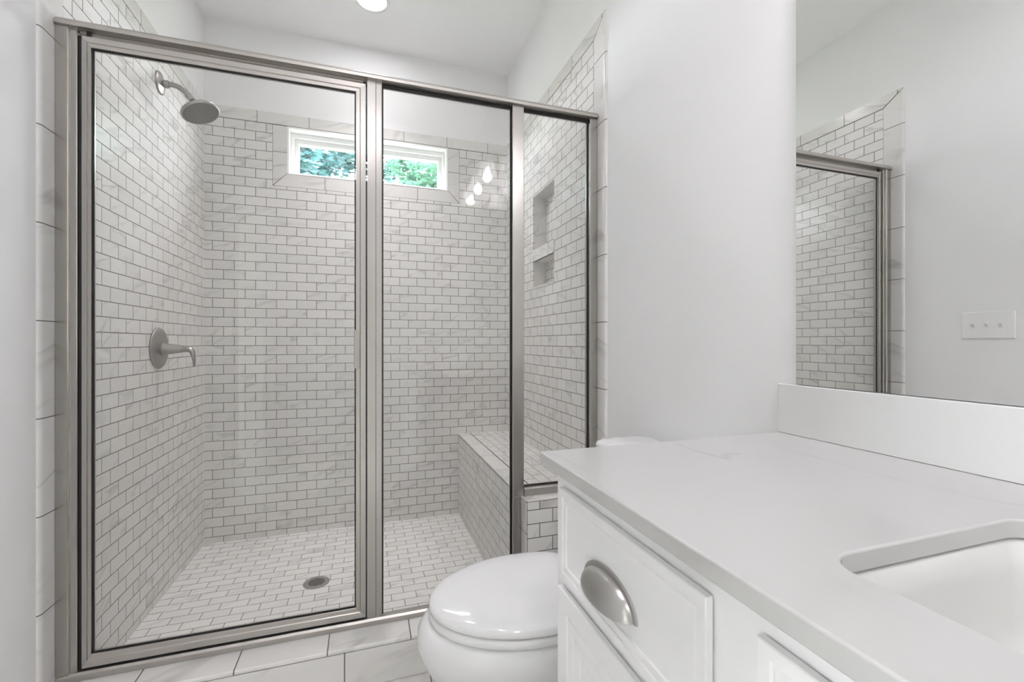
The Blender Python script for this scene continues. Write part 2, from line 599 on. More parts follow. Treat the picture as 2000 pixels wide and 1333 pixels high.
bm = new_bm(); box(bm, -0.98, 1.05, YF - 0.12, 3.02, -0.15, 0.0)
struct('floor', bm, M['t_bath'], 'bathroom floor of large pale marble look tiles')
bm = new_bm(); box(bm, -0.98, 1.05, YF - 0.12, 3.02, CEIL, CEIL + 0.12)
struct('ceiling', bm, M['ceiling'], 'flat white ceiling over bathroom and shower')
DOOR = (-1.06, -0.22, 0.0, 2.06)
bm = new_bm(); slab(bm, 'x', DL - 0.12, DL, (YF, DB, 0, CEIL), [DOOR])
wl = struct('wall_left', bm, M['paint'], 'white painted wall on the left, tiled inside the shower')
bm = new_bm(); slab(bm, 'x', DR, DR + 0.14, (YF, DB, 0, CEIL), [(NA[0] - .008, NA[1] + .008, NB[2] - .008, NA[3] + .008)])
wr = struct('wall_right', bm, M['paint'], 'white painted wall on the right behind toilet and mirror')
bm = new_bm(); slab(bm, 'y', DB, DB + 0.16, (DL, DR, 0, CEIL), [WIN])
wb = struct('wall_back', bm, M['paint'], 'far shower wall, tiled below and white above')
bm = new_bm(); box(bm, DL - 0.12, DR + 0.14, YF - 0.12, YF, 0, CEIL)
struct('wall_front', bm, M['paint'], 'white painted wall behind the viewpoint')
# unseen daylit bedroom added beyond the left doorway to even out the light
BX, B0, B1 = -4.2, -2.6, 1.3
XW = DL - 0.1205
bm = new_bm(); box(bm, BX, XW, B0, B1, -0.15, -0.001)
struct('floor_added_room', bm, M['bed_floor'], 'pale floor of the added daylight room beyond the doorway')
bm = new_bm(); box(bm, BX - .12, XW, B0 - .12, B1 + .12, CEIL, CEIL + 0.12)
struct('ceiling_added_room', bm, M['ceiling'], 'ceiling of the added daylight room beyond the doorway')
bm = new_bm(); box(bm, BX - .12, XW, B0 - .12, B0, -.15, CEIL)
struct('wall_added_room_front', bm, M['paint'], 'near wall of the added daylight room beyond the doorway')
bm = new_bm(); box(bm, BX - .12, XW, B1, B1 + .12, -.15, CEIL)
struct('wall_added_room_back', bm, M['paint'], 'far wall of the added daylight room beyond the doorway')
bm = new_bm(); box(bm, XW - .012, XW, B0, YF - .1205, 0, CEIL)
struct('wall_added_room_right', bm, M['paint'], 'short piece of added daylight room wall beside the doorway')
WB = (-2.1, 0.9, 0.25, 2.35)
bm = new_bm(); slab(bm, 'x', BX - .12, BX, (B0, B1, -.15, CEIL), [WB])
struct('wall_added_room_left', bm, M['paint'], 'window wall of the added daylight room beyond the doorway')
bm = new_bm()
slab(bm, 'x', BX - .09, BX - .03, (WB[0] + .0005, WB[1] - .0005, WB[2] + .0005, WB[3] - .0005), [(-2.04, -1.13, .31, 2.29), (-1.07, -.13, .31, 2.29), (-.07, .84, .31, 2.29)])
w2 = struct('window_added_room', bm, M['vinyl'], 'wide triple window added to light the room beyond the doorway')  # added window; its daylight reaches the bathroom through the doorway
bm = new_bm(); box(bm, BX - .065, BX - .06, -2.05, .85, .30, 2.30)
finish('window_pane', bm, M['glass'], w2)

# ------- tile cladding, children of the walls
g = 0.0016   # half grout joint
# back wall
bm = new_bm()
slab(bm, 'y', YB, DB + 0.001, (XL, XR, 0, ROW0), [(WIN[0] - WT, WIN[1] + WT, WIN[2] - WT, ROW0)])
finish('subway_tile', bm, M['t_back'], wb)
bm = new_bm(); box(bm, XL, XR, YB + 0.0015, DB + 0.001, ROW0, ROW0 + 0.003)
box(bm, WIN[0] - WT, WIN[0] - 0.0, YB + 0.0015, DB + 0.0005, WIN[2] - WT, ROW0 - 0.0005)
box(bm, WIN[1] + 0.0, WIN[1] + WT, YB + 0.0015, DB + 0.0005, WIN[2] - WT, ROW0 - 0.0005)
box(bm, WIN[0] - 0.0, WIN[1] + 0.0, YB + 0.0015, DB + 0.0005, WIN[2] - WT, WIN[2])
finish('grout_bed', bm, M['grout'], wb)
bm = new_bm(); box(bm, XL, XR, YB, DB + 0.001, ROW0 + 2 * g, ZTOP)
finish('border_tile', bm, M['b_back'], wb, bevel=0.0015)
x0, x1, z0, z1 = WIN
for nm, pts, mt in (
    ('window_border_tile', [(x0 - WT + g, z0 - WT + 3 * g), (x0 - .0005, z0 + g), (x0 - .0005, z1 - g), (x0 - WT + g, z1 - g)], 'b_win_side'),
    ('window_border_tile', [(x1 + .0005, z0 + g), (x1 + WT - g, z0 - WT + 3 * g), (x1 + WT - g, z1 - g), (x1 + .0005, z1 - g)], 'b_win_side'),
    ('window_border_tile', [(x0 - WT + 2.4 * g, z0 - WT + g), (x1 + WT - 2.4 * g, z0 - WT + g), (x1, z0 - .0005), (x0, z0 - .0005)], 'b_win_bot')):
    bm = new_bm(); prism(bm, pts, 'y', YB, DB)
    finish(nm, bm, M[mt], wb, bevel=0.001, seg=1)

def side_wall(wall, face, dry, sgn, mt, mb, holes=()):
    """subway field, grout bed, top border and bullnose column of one shower side wall. sgn: +1 faces +x"""
    t0, t1 = min(face, dry), max(face, dry)
    bm = new_bm()
    slab(bm, 'x', t0 - (0.001 if sgn > 0 else 0), t1 + (0.001 if sgn < 0 else 0), (YI, YB, 0, ROW0), holes)
    finish('subway_tile', bm, M[mt], wall)
    bm = new_bm()
    a, b_ = (dry, face - 0.0015) if sgn > 0 else (face + 0.0015, dry)
    prism(bm, [(YE + 0.03, 0), (YI, 0), (YI, ROW0), (YB, ROW0), (YB, ZTOP - 0.003), (YE + 0.018, ZTOP - 0.003), (YE + 0.03, ZTOP - 0.05)], 'x', a, b_)
    finish('grout_bed', bm, M['grout'], wall)
    # top border, mitred at the front corner
    bm = new_bm()
    prism(bm, [(YI + 1.5 * g, ROW0 + 2 * g), (YB, ROW0 + 2 * g), (YB, ZTOP), (YE + 2.5 * g, ZTOP)], 'x', t0, t1)
    finish('border_tile', bm, M['b_side_top'], wall, bevel=0.0015)
    # bullnose column with a rounded outer edge
    th = abs(face - dry)
    prof = []
    for k in range(9):
        t = PI / 2 * k / 8
        prof.append((YE + 0.016 * (1 - math.sin(t)), dry + sgn * (th * math.cos(PI / 2 - t) if k else 0)))
    prof = [(YE, dry)] + [(YE + 0.016 * (1 - math.cos(t)), dry + sgn * th * math.sin(t)) for t in (PI / 2 * k / 8 for k in range(1, 9))]
    prof += [(YI - g, face), (YI - g, dry)]
    bm = new_bm()
    A = [bm.verts.new((x, y, 0.0)) for y, x in prof]
    def top(y):
        return min(ZTOP, ZTOP - (y - YE - 0.0) * (ZTOP - ROW0) / (YI - YE) - 0.002)
    B = [bm.verts.new((x, y, top(y))) for y, x in prof]
    n = len(prof)
    bm.faces.new(A[::-1]); bm.faces.new(B)
    for i in range(n):
        bm.faces.new((A[i], A[(i + 1) % n], B[(i + 1) % n], B[i]))
    finish('bullnose_column', bm, M[mb], wall, smooth=True, ang=50)

side_wall(wl, XL, DL, 1, 't_left', 'b_left')
nh = [(NA[0], NA[1], NA[2], NA[3]), (NB[0], NB[1], NB[2], NB[3])]
side_wall(wr, XR, DR, -1, 't_right', 'b_right', nh)

# niche
ND = 0.076
bm = new_bm()
box(bm, XR + ND, XR + ND + 0.02, NA[0] - .006, NA[1] + .006, NB[2] - .006, NA[3] + .006)
finish('niche_back', bm, M['t_niche'], wr)
bm = new_bm()
e = 0.006
box(bm, DR + .0012, XR + ND, NA[0] - e, NA[0], NB[2] - e, NA[3] + e)
box(bm, DR + .0012, XR + ND, NA[1], NA[1] + e, NB[2] - e, NA[3] + e)
box(bm, DR + .0012, XR + ND, NA[0], NA[1], NA[3], NA[3] + e)
box(bm, DR + .0012, XR + ND, NA[0], NA[1], NB[2] - e, NB[2])
finish('niche_lining', bm, M['b_plain'], wr)
bm = new_bm(); box(bm, XR - 0.004, XR + ND, NA[0], NA[1], NB[3], NA[2])
box(bm, XR - 0.004, XR + 0.004, NA[0] - 0.005, NA[1] + 0.005, NB[2] - 0.012, NB[2] + 0.0)
finish('niche_shelf', bm, M['b_side_top'], wr, bevel=0.002)

# shower floor
bm = new_bm(); box(bm, XL, XBENCH, 1.655, YB, 0.0, 0.004)
so = struct('shower_floor', bm, M['t_floor'], 'shower floor of small white staggered marble tiles')

# curb
bm = new_bm()
box(bm, XL, XBENCH, YC + 0.004, 1.655, 0.0, ZC - 0.0065)
cb = struct('shower_curb', bm, M['grout'], 'low tiled curb under the shower door')
bm = new_bm()
box(bm, XL, XBENCH, YC, YC + 0.0045, 0.002, ZC - 0.0145)
finish('curb_face_tile', bm, M['t_curb'], cb)
bm = new_bm()
prof = [(YC, ZC - 0.0115), (YC, ZC - 0.006)] + [(YC + 0.006 * (1 - math.cos(t)), ZC - 0.006 + 0.006 * math.sin(t)) for t in (PI / 2 * k / 5 for k in range(1, 6))] + [(1.655, ZC), (1.655, ZC - 0.0115)]
prism(bm, prof, 'x', XL, XBENCH)
finish('curb_top_tile', bm, M['b_curb'], cb, smooth=True, ang=50)

# bench with the half wall in front of it
bench = thing('shower_bench', 'tiled shower bench along right wall with half wall at its front end', 'bench', (0.72, 2.2, 0))
bm = new_bm(); box(bm, XBENCH + 0.004, XR, YK + 0.004, YB, 0, ZBENCH - 0.004)
finish('bench_core', bm, M['grout'], bench)
bm = new_bm(); box(bm, XBENCH, XBENCH + 0.0045, YK + 0.085, YB, 0, ZBENCH - 0.009)
finish('face_tile', bm, M['t_bench_face'], bench)
bm = new_bm(); box(bm, XBENCH + 0.077, XR, 1.66, YB, ZBENCH - 0.0045, ZBENCH)
finish('seat_tile', bm, M['t_bench_top'], bench)
bm = new_bm(); box(bm, XBENCH, XBENCH + 0.075, 1.66, YB, ZBENCH - 0.007, ZBENCH)
finish('edge_tile', bm, M['b_bench'], bench, bevel=0.003, seg=3)
bm = new_bm(); box(bm, XBENCH + 0.007, XR, YK, YK + 0.0045, 0, ZBENCH - 0.008)
finish('half_wall_tile', bm, M['t_knee'], bench)
bm = new_bm(); box(bm, XBENCH, XBENCH + 0.0045, YK - 0.001, YK + 0.083, 0, ZBENCH - 0.0085)
finish('half_wall_corner_tile', bm, M['b_knee'], bench, bevel=0.002)
bm = new_bm()
prism(bm, [(XBENCH - 0.001, YK + 0.0), (XBENCH + 0.08, YK + 0.083), (XBENCH - 0.001, YK + 0.083)], 'z', ZBENCH - 0.0065, ZBENCH + 0.0005)
prism(bm, [(XBENCH + 0.002, YK - 0.002), (XR, YK - 0.002), (XR, YK + 0.1), (XBENCH + 0.098, YK + 0.1)], 'z', ZBENCH - 0.0065, ZBENCH + 0.0005)
finish('half_wall_cap', bm, M['b_plain'], bench, bevel=0.003, seg=3)

# ------------------------------------------------------------------ window_1
def rect_frame(bm, axis, a0, a1, o, i):
    slab(bm, axis, a0, a1, o, [i])
bm = new_bm()
rect_frame(bm, 'y', YB - 0.002, DB + 0.10, (x0 - .0004, x1 + .0004, z0 - .0004, z1 - .0004), (x0 + 0.011, x1 - 0.011, z0 + 0.004, z1 - 0.011))
w1 = struct('window_1', bm, M['vinyl'], 'narrow horizontal window high in the tiled shower wall', bevel=0.002)
bm = new_bm(); rect_frame(bm, 'y', YB + 0.055, YB + 0.10, (x0 + .011, x1 - .011, z0 + .004, z1 - .011), (x0 + .030, x1 - .030, z0 + .018, z1 - .036))
finish('window_frame', bm, M['vinyl'], w1, bevel=0.003)
bm = new_bm(); rect_frame(bm, 'y', YB + 0.075, YB + 0.118, (x0 + .030, x1 - .030, z0 + .018, z1 - .036), (x0 + .052, x1 - .052, z0 + .036, z1 - .063))
finish('window_sash', bm, M['vinyl'], w1, bevel=0.003)
bm = new_bm(); box(bm, x0 + .050, x1 - .050, YB + .098, YB + .103, z0 + .034, z1 - .061)
finish('window_pane', bm, M['window_glass'], w1)

# ------------------------------------------------------------------ shower enclosure
YD = 1.61
enc = thing('shower_enclosure', 'framed glass shower enclosure in brushed nickel with hinged door left', 'shower enclosure', (0.0, YD, ZC))
# header with rounded top
bm = new_bm()
prof = [(1.593, 2.011), (1.593, 2.021), (1.596, 2.0245), (1.600, 2.0255), (1.602, 2.031), (1.608, 2.0355), (1.640, 2.0355), (1.648, 2.032), (1.654, 2.024), (1.654, 2.011)]
prism(bm, prof, 'x', XL + .0005, XR - .0005)
finish('header_rail', bm, M['nickel_x'], enc, smooth=True, ang=25)
bm = new_bm(); box(bm, -0.791, 0.002, 1.618, 1.626, 2.0045, 2.0108)
finish('header_lip', bm, M['nickel_x'], enc, bevel=0.001)
# sill
bm = new_bm()
prism(bm, [(1.600, ZC + .0), (1.600, ZC + 0.016), (1.606, ZC + 0.022), (1.622, ZC + 0.022), (1.622, ZC + 0.014), (1.650, ZC + 0.010), (1.650, ZC)], 'x', XL + .0005, XBENCH - .0005)
finish('sill_rail', bm, M['nickel_x'], enc, smooth=True, ang=25)
bm = new_bm()
prism(bm, [(1.600, ZBENCH + .0006), (1.600, ZBENCH + 0.026), (1.606, ZBENCH + 0.031), (1.650, ZBENCH + 0.031), (1.650, ZBENCH + .0006)], 'x', 0.574, XR - .0005)
finish('sill_rail', bm, M['nickel_x'], enc, smooth=True, ang=25)
# wall jambs
bm = new_bm()
prism(bm, [(XL + .0005, 1.600), (-0.811, 1.600), (-0.809, 1.602), (-0.809, 1.607), (-0.794, 1.607), (-0.792, 1.609), (-0.792, 1.65), (XL + .0005, 1.65)], 'z', ZC + .0225, 2.0108)
finish('wall_jamb', bm, M['nickel_z'], enc, smooth=True, ang=25)
bm = new_bm()
box(bm, 0.8545, XR - .0005, 1.604, 1.65, ZBENCH + .0315, 2.0108)
finish('wall_jamb', bm, M['nickel_z'], enc, bevel=0.002)
# mullion between door and middle pane
bm = new_bm()
prism(bm, [(0.003, 1.606), (0.030, 1.606), (0.032, 1.609), (0.050, 1.609), (0.052, 1.611), (0.052, 1.648), (0.003, 1.648)], 'z', ZC + .0225, 2.0108)
finish('mullion', bm, M['nickel_z'], enc, smooth=True, ang=25)
# post at the half wall, narrower below the wall's top
bm = new_bm()
box(bm, 0.5275, 0.5735, 1.606, 1.648, ZBENCH + .001, 2.0108)
box(bm, 0.5275, XBENCH - .0005, 1.606, 1.648, ZC + .0225, ZBENCH + .001)
finish('corner_post', bm, M['nickel_z'], enc, bevel=0.002)

def pane(parent, xa, xb, za, zb, yc, gk=(0.005, 0.005, 0.005, 0.005), th=0.005):
    """glass with its black gasket; gk = left, right, bottom, top gasket widths outside the clear glass"""
    bm = new_bm(); box(bm, xa - gk[0] + .0002, xb + gk[1] - .0002, yc - th / 2, yc + th / 2, za - 0.0045, zb + 0.004)
    finish('glass_pane', bm, M['glass'], parent)
    bm = new_bm()
    slab(bm, 'y', yc - 0.0055, yc - 0.0027, (xa - gk[0], xb + gk[1], za - gk[2], zb + gk[3]), [(xa, xb, za, zb)])
    finish('gasket', bm, M['rubber'], parent)

pane(enc, 0.0565, 0.5225, 0.152, 1.9985, 1.628, (0.0042, 0.0047, 0.013, 0.012))
pane(enc, 0.5775, 0.8495, 0.5545, 1.9985, 1.628, (0.0037, 0.0047, 0.005, 0.012))

# door
door = bpy.data.objects.new('shower_door', None)
COL.objects.link(door)
door.parent = enc
door.location = Vector((-0.784, 1.62, 0.158)) - enc.location
DX0, DX1, DZ0, DZ1 = -0.7835, -0.0005, 0.161, 1.996
GX0, GX1, GZ0, GZ1 = -0.7565, -0.0385, 0.203, 1.961
def rail(pts, z=None):
    bm = new_bm()
    return bm
# mitred frame members with a stepped face
def member(o0, o1, i0, i1):
    """o0,o1 outer corners; i0,i1 inner corners (x,z), step half way"""
    bm = new_bm()
    def mid(a, b, t):
        return (a[0] + (b[0] - a[0]) * t, a[1] + (b[1] - a[1]) * t)
    L = []
    for (o, i) in ((o0, i0), (o1, i1)):
        sec = []
        for t, y in ((0, 1.634), (0, 1.612), (0.06, 1.609), (0.55, 1.609), (0.62, 1.612), (0.97, 1.612), (1.0, 1.614), (1.0, 1.634)):
            x, z = mid(o, i, t)
            sec.append((x, y, z))
        L.append(sec)
    loft(bm, L)
    return bm
A, B, C_, D_ = (DX0, DZ0), (DX1, DZ0), (DX1, DZ1), (DX0, DZ1)
a, b, c, d = (GX0 - .0045, GZ0 - .005), (GX1 + .004, GZ0 - .005), (GX1 + .004, GZ1 + .0045), (GX0 - .0045, GZ1 + .0045)
for nm, q, mt in (('door_stile', (A, D_, a, d), 'nickel_z'), ('door_stile', (B, C_, b, c), 'nickel_z'),
                  ('door_rail', (A, B, a, b), 'nickel_x'), ('door_rail', (D_, C_, d, c), 'nickel_x')):
    finish(nm, member(*q), M[mt], door, smooth=True, ang=20)
pane(door, GX0, GX1, GZ0, GZ1, 1.622, (0.0042, 0.0037, 0.0047, 0.0042))
# black seal between hinge stile and jamb, sweep under the door
bm = new_bm(); box(bm, -0.7915, -0.7838, 1.614, 1.63, 0.158, 1.996)
finish('hinge_seal', bm, M['rubber'], door)
bm = new_bm(); box(bm, -0.7835, -0.0005, 1.616, 1.628, 0.1565, 0.1608)
finish('door_sweep', bm, M['rubber'], door)
bm = new_bm(); box(bm, -0.772, -0.762, 1.611, 1.617, 1.9962, 2.0105)
finish('door_pivot', bm, M['rubber'], door)
bm = new_bm(); box(bm, -0.0105, -0.0005, 1.611, 1.617, 1.9962, 2.003)
finish('door_pivot', bm, M['rubber'], door)
bm = new_bm(); box(bm, -0.0002, 0.0027, 1.616, 1.632, 0.158, 2.001)
finish('strike_seal', bm, M['rubber'], door)
# pull handle
bm = new_bm()
prism(bm, [(-0.0395, 1.5935), (-0.0375, 1.5915), (-0.0215, 1.5955), (-0.0205, 1.598), (-0.022, 1.6088), (-0.030, 1.6088), (-0.031, 1.6035)], 'z', 1.018, 1.149)
finish('door_handle', bm, M['nickel_z'], door, bevel=0.0008)

# ------------------------------------------------------------------ shower head on the left wall
sh = thing('shower_fixture', 'round satin nickel shower head on curved arm high on left tiled wall', 'shower head', (XL, 2.272, 2.214))
yy, zz = 2.272, 2.214
bm = new_bm()
lathe(bm, (XL + .0003, yy, zz), (1, 0, 0), [(0.047, 0), (0.047, 0.002), (0.044, 0.006), (0.032, 0.010), (0.018, 0.014), (0.013, 0.016)], 40)
finish('flange', bm, M['nickel_fit'], sh, smooth=True, ang=40)
arm = bezier((XL + .012, yy, zz - .002), (XL + .055, yy, zz + .006), (XL + .080, yy, zz - .006), (XL + .103, yy, zz - .033), 16)
bm = new_bm()
tube(bm, arm, 0.0105)
lathe(bm, arm[0] + Vector((0.006, 0, 0)), (1, 0.0, 0.04), [(0.015, 0), (0.016, 0.004), (0.016, 0.014), (0.013, 0.018)], 24)
finish('arm', bm, M['nickel_fit'], sh, smooth=True, ang=40)
ad = (arm[-1] - arm[-2]).normalized()
bm = new_bm()
lathe(bm, arm[-1] - ad * .002, ad, [(0.012, 0), (0.0145, 0.002), (0.0145, 0.026), (0.0125, 0.029)], 24)
ballc = arm[-1] + ad * 0.050
lathe(bm, ballc - ad * .014, ad, [(0.009, -0.010), (0.012, -0.004), (0.016, 0.004), (0.0175, 0.012), (0.015, 0.020), (0.008, 0.026)], 28)
finish('swivel', bm, M['nickel_fit'], sh, smooth=True, ang=40)
hd = Vector((0.40, -0.14, -0.90)).normalized()
bm = new_bm()
lathe(bm, ballc, hd, [(0.010, 0.002), (0.020, 0.005), (0.022, 0.012), (0.030, 0.020), (0.060, 0.027), (0.070, 0.030), (0.0745, 0.035), (0.0745, 0.041), (0.072, 0.044), (0.069, 0.0445), (0.0685, 0.0425)], 64)
finish('head', bm, M['nickel_fit'], sh, smooth=True, ang=40)
bm = new_bm()
lathe(bm, ballc, hd, [(0.0683, 0.0422), (0.0683, 0.0435), (0.001, 0.0445)], 64)
hu, hv, _ = frame_of(hd)
for ring, cnt in ((0.016, 8), (0.031, 14), (0.046, 20), (0.060, 26)):
    for k in range(cnt):
        t = 2 * PI * k / cnt + ring * 30
        lathe(bm, ballc + hd * 0.0435 + (hu * math.cos(t) + hv * math.sin(t)) * ring, hd, [(0.0016, 0), (0.0012, 0.0024)], 6)
finish('spray_face', bm, M['nozzle'], sh, smooth=True, ang=40)

# ------------------------------------------------------------------ shower valve
vy, vz = 2.262, 1.078
sv = thing('shower_valve', 'satin nickel shower valve with round plate and drooping lever on left tiled wall', 'faucet', (XL, vy, vz))
bm = new_bm()
lathe(bm, (XL + .0003, vy, vz + .004), (1, 0, 0), [(0.086, 0), (0.087, 0.003), (0.084, 0.007), (0.070, 0.011), (0.040, 0.014), (0.028, 0.015)], 64)
finish('escutcheon', bm, M['nickel_fit'], sv, smooth=True, ang=40)
bm = new_bm()
lathe(bm, (XL + .014, vy, vz), (1, 0, 0), [(0.026, 0), (0.028, 0.002), (0.028, 0.007), (0.0255, 0.009), (0.0245, 0.012), (0.0165, 0.066), (0.0155, 0.069)], 40)
finish('stem', bm, M['nickel_fit'], sv, smooth=True, ang=25)
bm = new_bm()
px = XL + .083
pts = [(px, vz, 0.0152, 0.0152), (px + .016, vz, 0.0140, 0.0142), (px + .030, vz - .002, 0.0130, 0.0135), (px + .040, vz - .012, 0.0105, 0.0135), (px + .044, vz - .030, 0.008, 0.0135), (px + .047, vz - .052, 0.006, 0.012), (px + .047, vz - .070, 0.004, 0.009), (px + .046, vz - .079, 0.0018, 0.004)]
rings = []
for i, (x, z, rt, rw) in enumerate(pts):
    q, w = pts[max(i - 1, 0)], pts[min(i + 1, len(pts) - 1)]
    dv = Vector((w[0] - q[0], 0, w[1] - q[1])).normalized()
    nv = Vector((dv.z, 0, -dv.x))
    rings.append([Vector((x, vy, z)) + nv * rt * math.cos(t) + Vector((0, 1, 0)) * rw * math.sin(t) for t in (2 * PI * k / 24 for k in range(24))])
loft(bm, rings)
finish('lever', bm, M['nickel_fit'], sv, smooth=True, ang=60)

# ------------------------------------------------------------------ floor drain
dr = thing('floor_drain', 'round metal drain set in the white shower floor tiles', 'drain', (-0.218, 2.218, 0.004))
bm = new_bm()
lathe(bm, (-0.218, 2.218, 0.0042), (0, 0, 1), [(0.056, 0), (0.0565, 0.001), (0.055, 0.0024), (0.050, 0.003), (0.001, 0.003)], 56)
finish('drain_cover', bm, M['drain'], dr, smooth=True, ang=30)
bm = new_bm()
for i in range(-5, 6):
    for j in range(-5, 6):
        hx, hy = i * 0.0072 + (j % 2) * 0.0036, j * 0.0065
        if math.hypot(hx, hy) < 0.034:
            lathe(bm, (-0.218 + hx, 2.218 + hy, 0.0072), (0, 0, 1), [(0.0029, 0), (0.0029, 0.0003)], 8)
finish('drain_holes', bm, M['dark'], dr)

# ------------------------------------------------------------------ toilet
TY = 1.082
toi = thing('toilet', 'white elongated toilet with closed lid between vanity and shower', 'toilet', (0.5, TY, 0))
def egg(xf, xb, hw, z, n=64, pw=2.0, pb=2.6, xm=None):
    """front (towards -x) an ellipse, back squarer"""
    xm = xm if xm is not None else xf + (xb - xf) * 0.56
    pts = []
    for k in range(n):
        t = 2 * PI * k / n
        c_, s_ = math.cos(t), math.sin(t)
        p_ = pw if c_ < 0 else pb
        xx = abs(c_) ** (2 / p_) * (xm - xf if c_ < 0 else xb - xm)
        yy_ = abs(s_) ** (2 / p_) * hw
        pts.append(Vector((xm + (-xx if c_ < 0 else xx), TY + (yy_ if s_ > 0 else -yy_), z)))
    return pts
bm = new_bm()
R = [(0.262, 0.70, 0.118, 0.0), (0.266, 0.70, 0.114, 0.02), (0.272, 0.70, 0.108, 0.06), (0.262, 0.70, 0.108, 0.13), (0.225, 0.70, 0.120, 0.20),
     (0.180, 0.695, 0.142, 0.26), (0.146, 0.69, 0.163, 0.31), (0.124, 0.685, 0.180, 0.35), (0.1145, 0.68, 0.188, 0.385), (0.117, 0.68, 0.188, 0.41), (0.128, 0.68, 0.182, 0.428), (0.140, 0.68, 0.176, 0.436)]
loft(bm, [egg(a_, b_, h_, z_, pb=3.2) for a_, b_, h_, z_ in R])
finish('bowl', bm, M['porcelain'], toi, smooth=True, ang=60)
bm = new_bm()
loft(bm, [egg(0.150, 0.60, 0.176, 0.4365), egg(0.143, 0.60, 0.1805, 0.440), egg(0.1425, 0.60, 0.181, 0.448), egg(0.144, 0.60, 0.180, 0.455), egg(0.150, 0.60, 0.176, 0.458)])
finish('seat', bm, M['porcelain'], toi, smooth=True, ang=60)
bm = new_bm()
loft(bm, [egg(0.150, 0.60, 0.176, 0.4595), egg(0.1445, 0.60, 0.1795, 0.4625), egg(0.1435, 0.60, 0.180, 0.468), egg(0.147, 0.598, 0.1775, 0.4755),
          egg(0.156, 0.594, 0.171, 0.480), egg(0.175, 0.585, 0.157, 0.4835), egg(0.22, 0.56, 0.125, 0.4865), egg(0.30, 0.50, 0.06, 0.488)])
finish('lid', bm, M['porcelain'], toi, smooth=True, ang=60)
for sy in (-1, 1):
    bm = new_bm(); lathe(bm, (0.612, TY + sy * 0.075 - 0.02, 0.457), (0, 1, 0), [(0.010, 0), (0.0125, 0.002), (0.0125, 0.038), (0.010, 0.04)], 20)
    finish('hinge', bm, M['porcelain'], toi, smooth=True, ang=40)
bm = new_bm()
def trect(x0_, x1_, hw, z, r):
    return [Vector((p[0], p[1], z)) for p in rrect(x0_, x1_, TY - hw, TY + hw, r, 6)]
loft(bm, [trect(0.725, 0.870, 0.170, 0.437, 0.03), trect(0.712, 0.872, 0.180, 0.46, 0.035), trect(0.704, 0.874, 0.190, 0.60, 0.035), trect(0.700, 0.875, 0.195, 0.762, 0.035)])
finish('tank', bm, M['porcelain'], toi, smooth=True, ang=50)
bm = new_bm()
loft(bm, [trect(0.699, 0.876, 0.196, 0.763, 0.035), trect(0.690, 0.880, 0.204, 0.768, 0.04), trect(0.689, 0.880, 0.205, 0.785, 0.04), trect(0.694, 0.879, 0.201, 0.794, 0.04), trect(0.708, 0.874, 0.19, 0.800, 0.035), trect(0.73, 0.86, 0.16, 0.803, 0.03)])
finish('tank_lid', bm, M['porcelain'], toi, smooth=True, ang=60)
bm = new_bm()
lathe(bm, (0.7005, TY + 0.13, 0.71), (-1, 0, 0), [(0.014, 0), (0.014, 0.006), (0.008, 0.010), (0.008, 0.018)], 24)
tube(bm, [(0.685, TY + 0.13, 0.71), (0.682, TY + 0.10, 0.708), (0.682, TY + 0.06, 0.702)], [0.006, 0.0065, 0.008], 12)
lv = finish('flush_lever', bm, M['nickel_pull'], toi, smooth=True, ang=40)

# ------------------------------------------------------------------ vanity cabinet
van = thing('vanity_cabinet', 'white painted bathroom vanity cabinet with nickel cup pulls', 'cabinet', (0.6, 0, 0))
XF = 0.331                               # face frame plane
VB, VE = -0.742, 0.745
ZT = 0.8845
bm = new_bm()
slab(bm, 'z', 0.10, ZT, (XF, DR - .0005, VB, VE), [(0.365, 0.765, -0.20, 0.345)])
box(bm, XF + .02, DR - .02, VB + .02, VE - .02, 0.11, 0.13)
box(bm, XF + 0.06, DR - .0005, VB + 0.002, VE - 0.002, 0.0005, 0.10)
finish('cabinet_body', bm, M['cabinet'], van, bevel=0.0012)

def front(name, y0_, y1_, zb, zt, steps, recess=None):
    """overlay front: slab with thin routed steps; steps = [(inset, depth)]"""
    bm = new_bm()
    xs = XF - 0.0111
    def rr(ins, x):
        return [Vector((x, y0_ + ins, zb + ins)), Vector((x, y1_ - ins, zb + ins)), Vector((x, y1_ - ins, zt - ins)), Vector((x, y0_ + ins, zt - ins))]
    rings = [rr(0.014, XF - .0002), rr(0.014, XF - .0026), rr(0.0, XF - .0026), rr(0.0, xs + 0.0012), rr(0.0012, xs)]
    for ins, dx in steps:
        rings.append(rr(ins, xs + dx))
    loft(bm, rings)
    return finish(name, bm, M['cabinet'], van, smooth=True, ang=12)

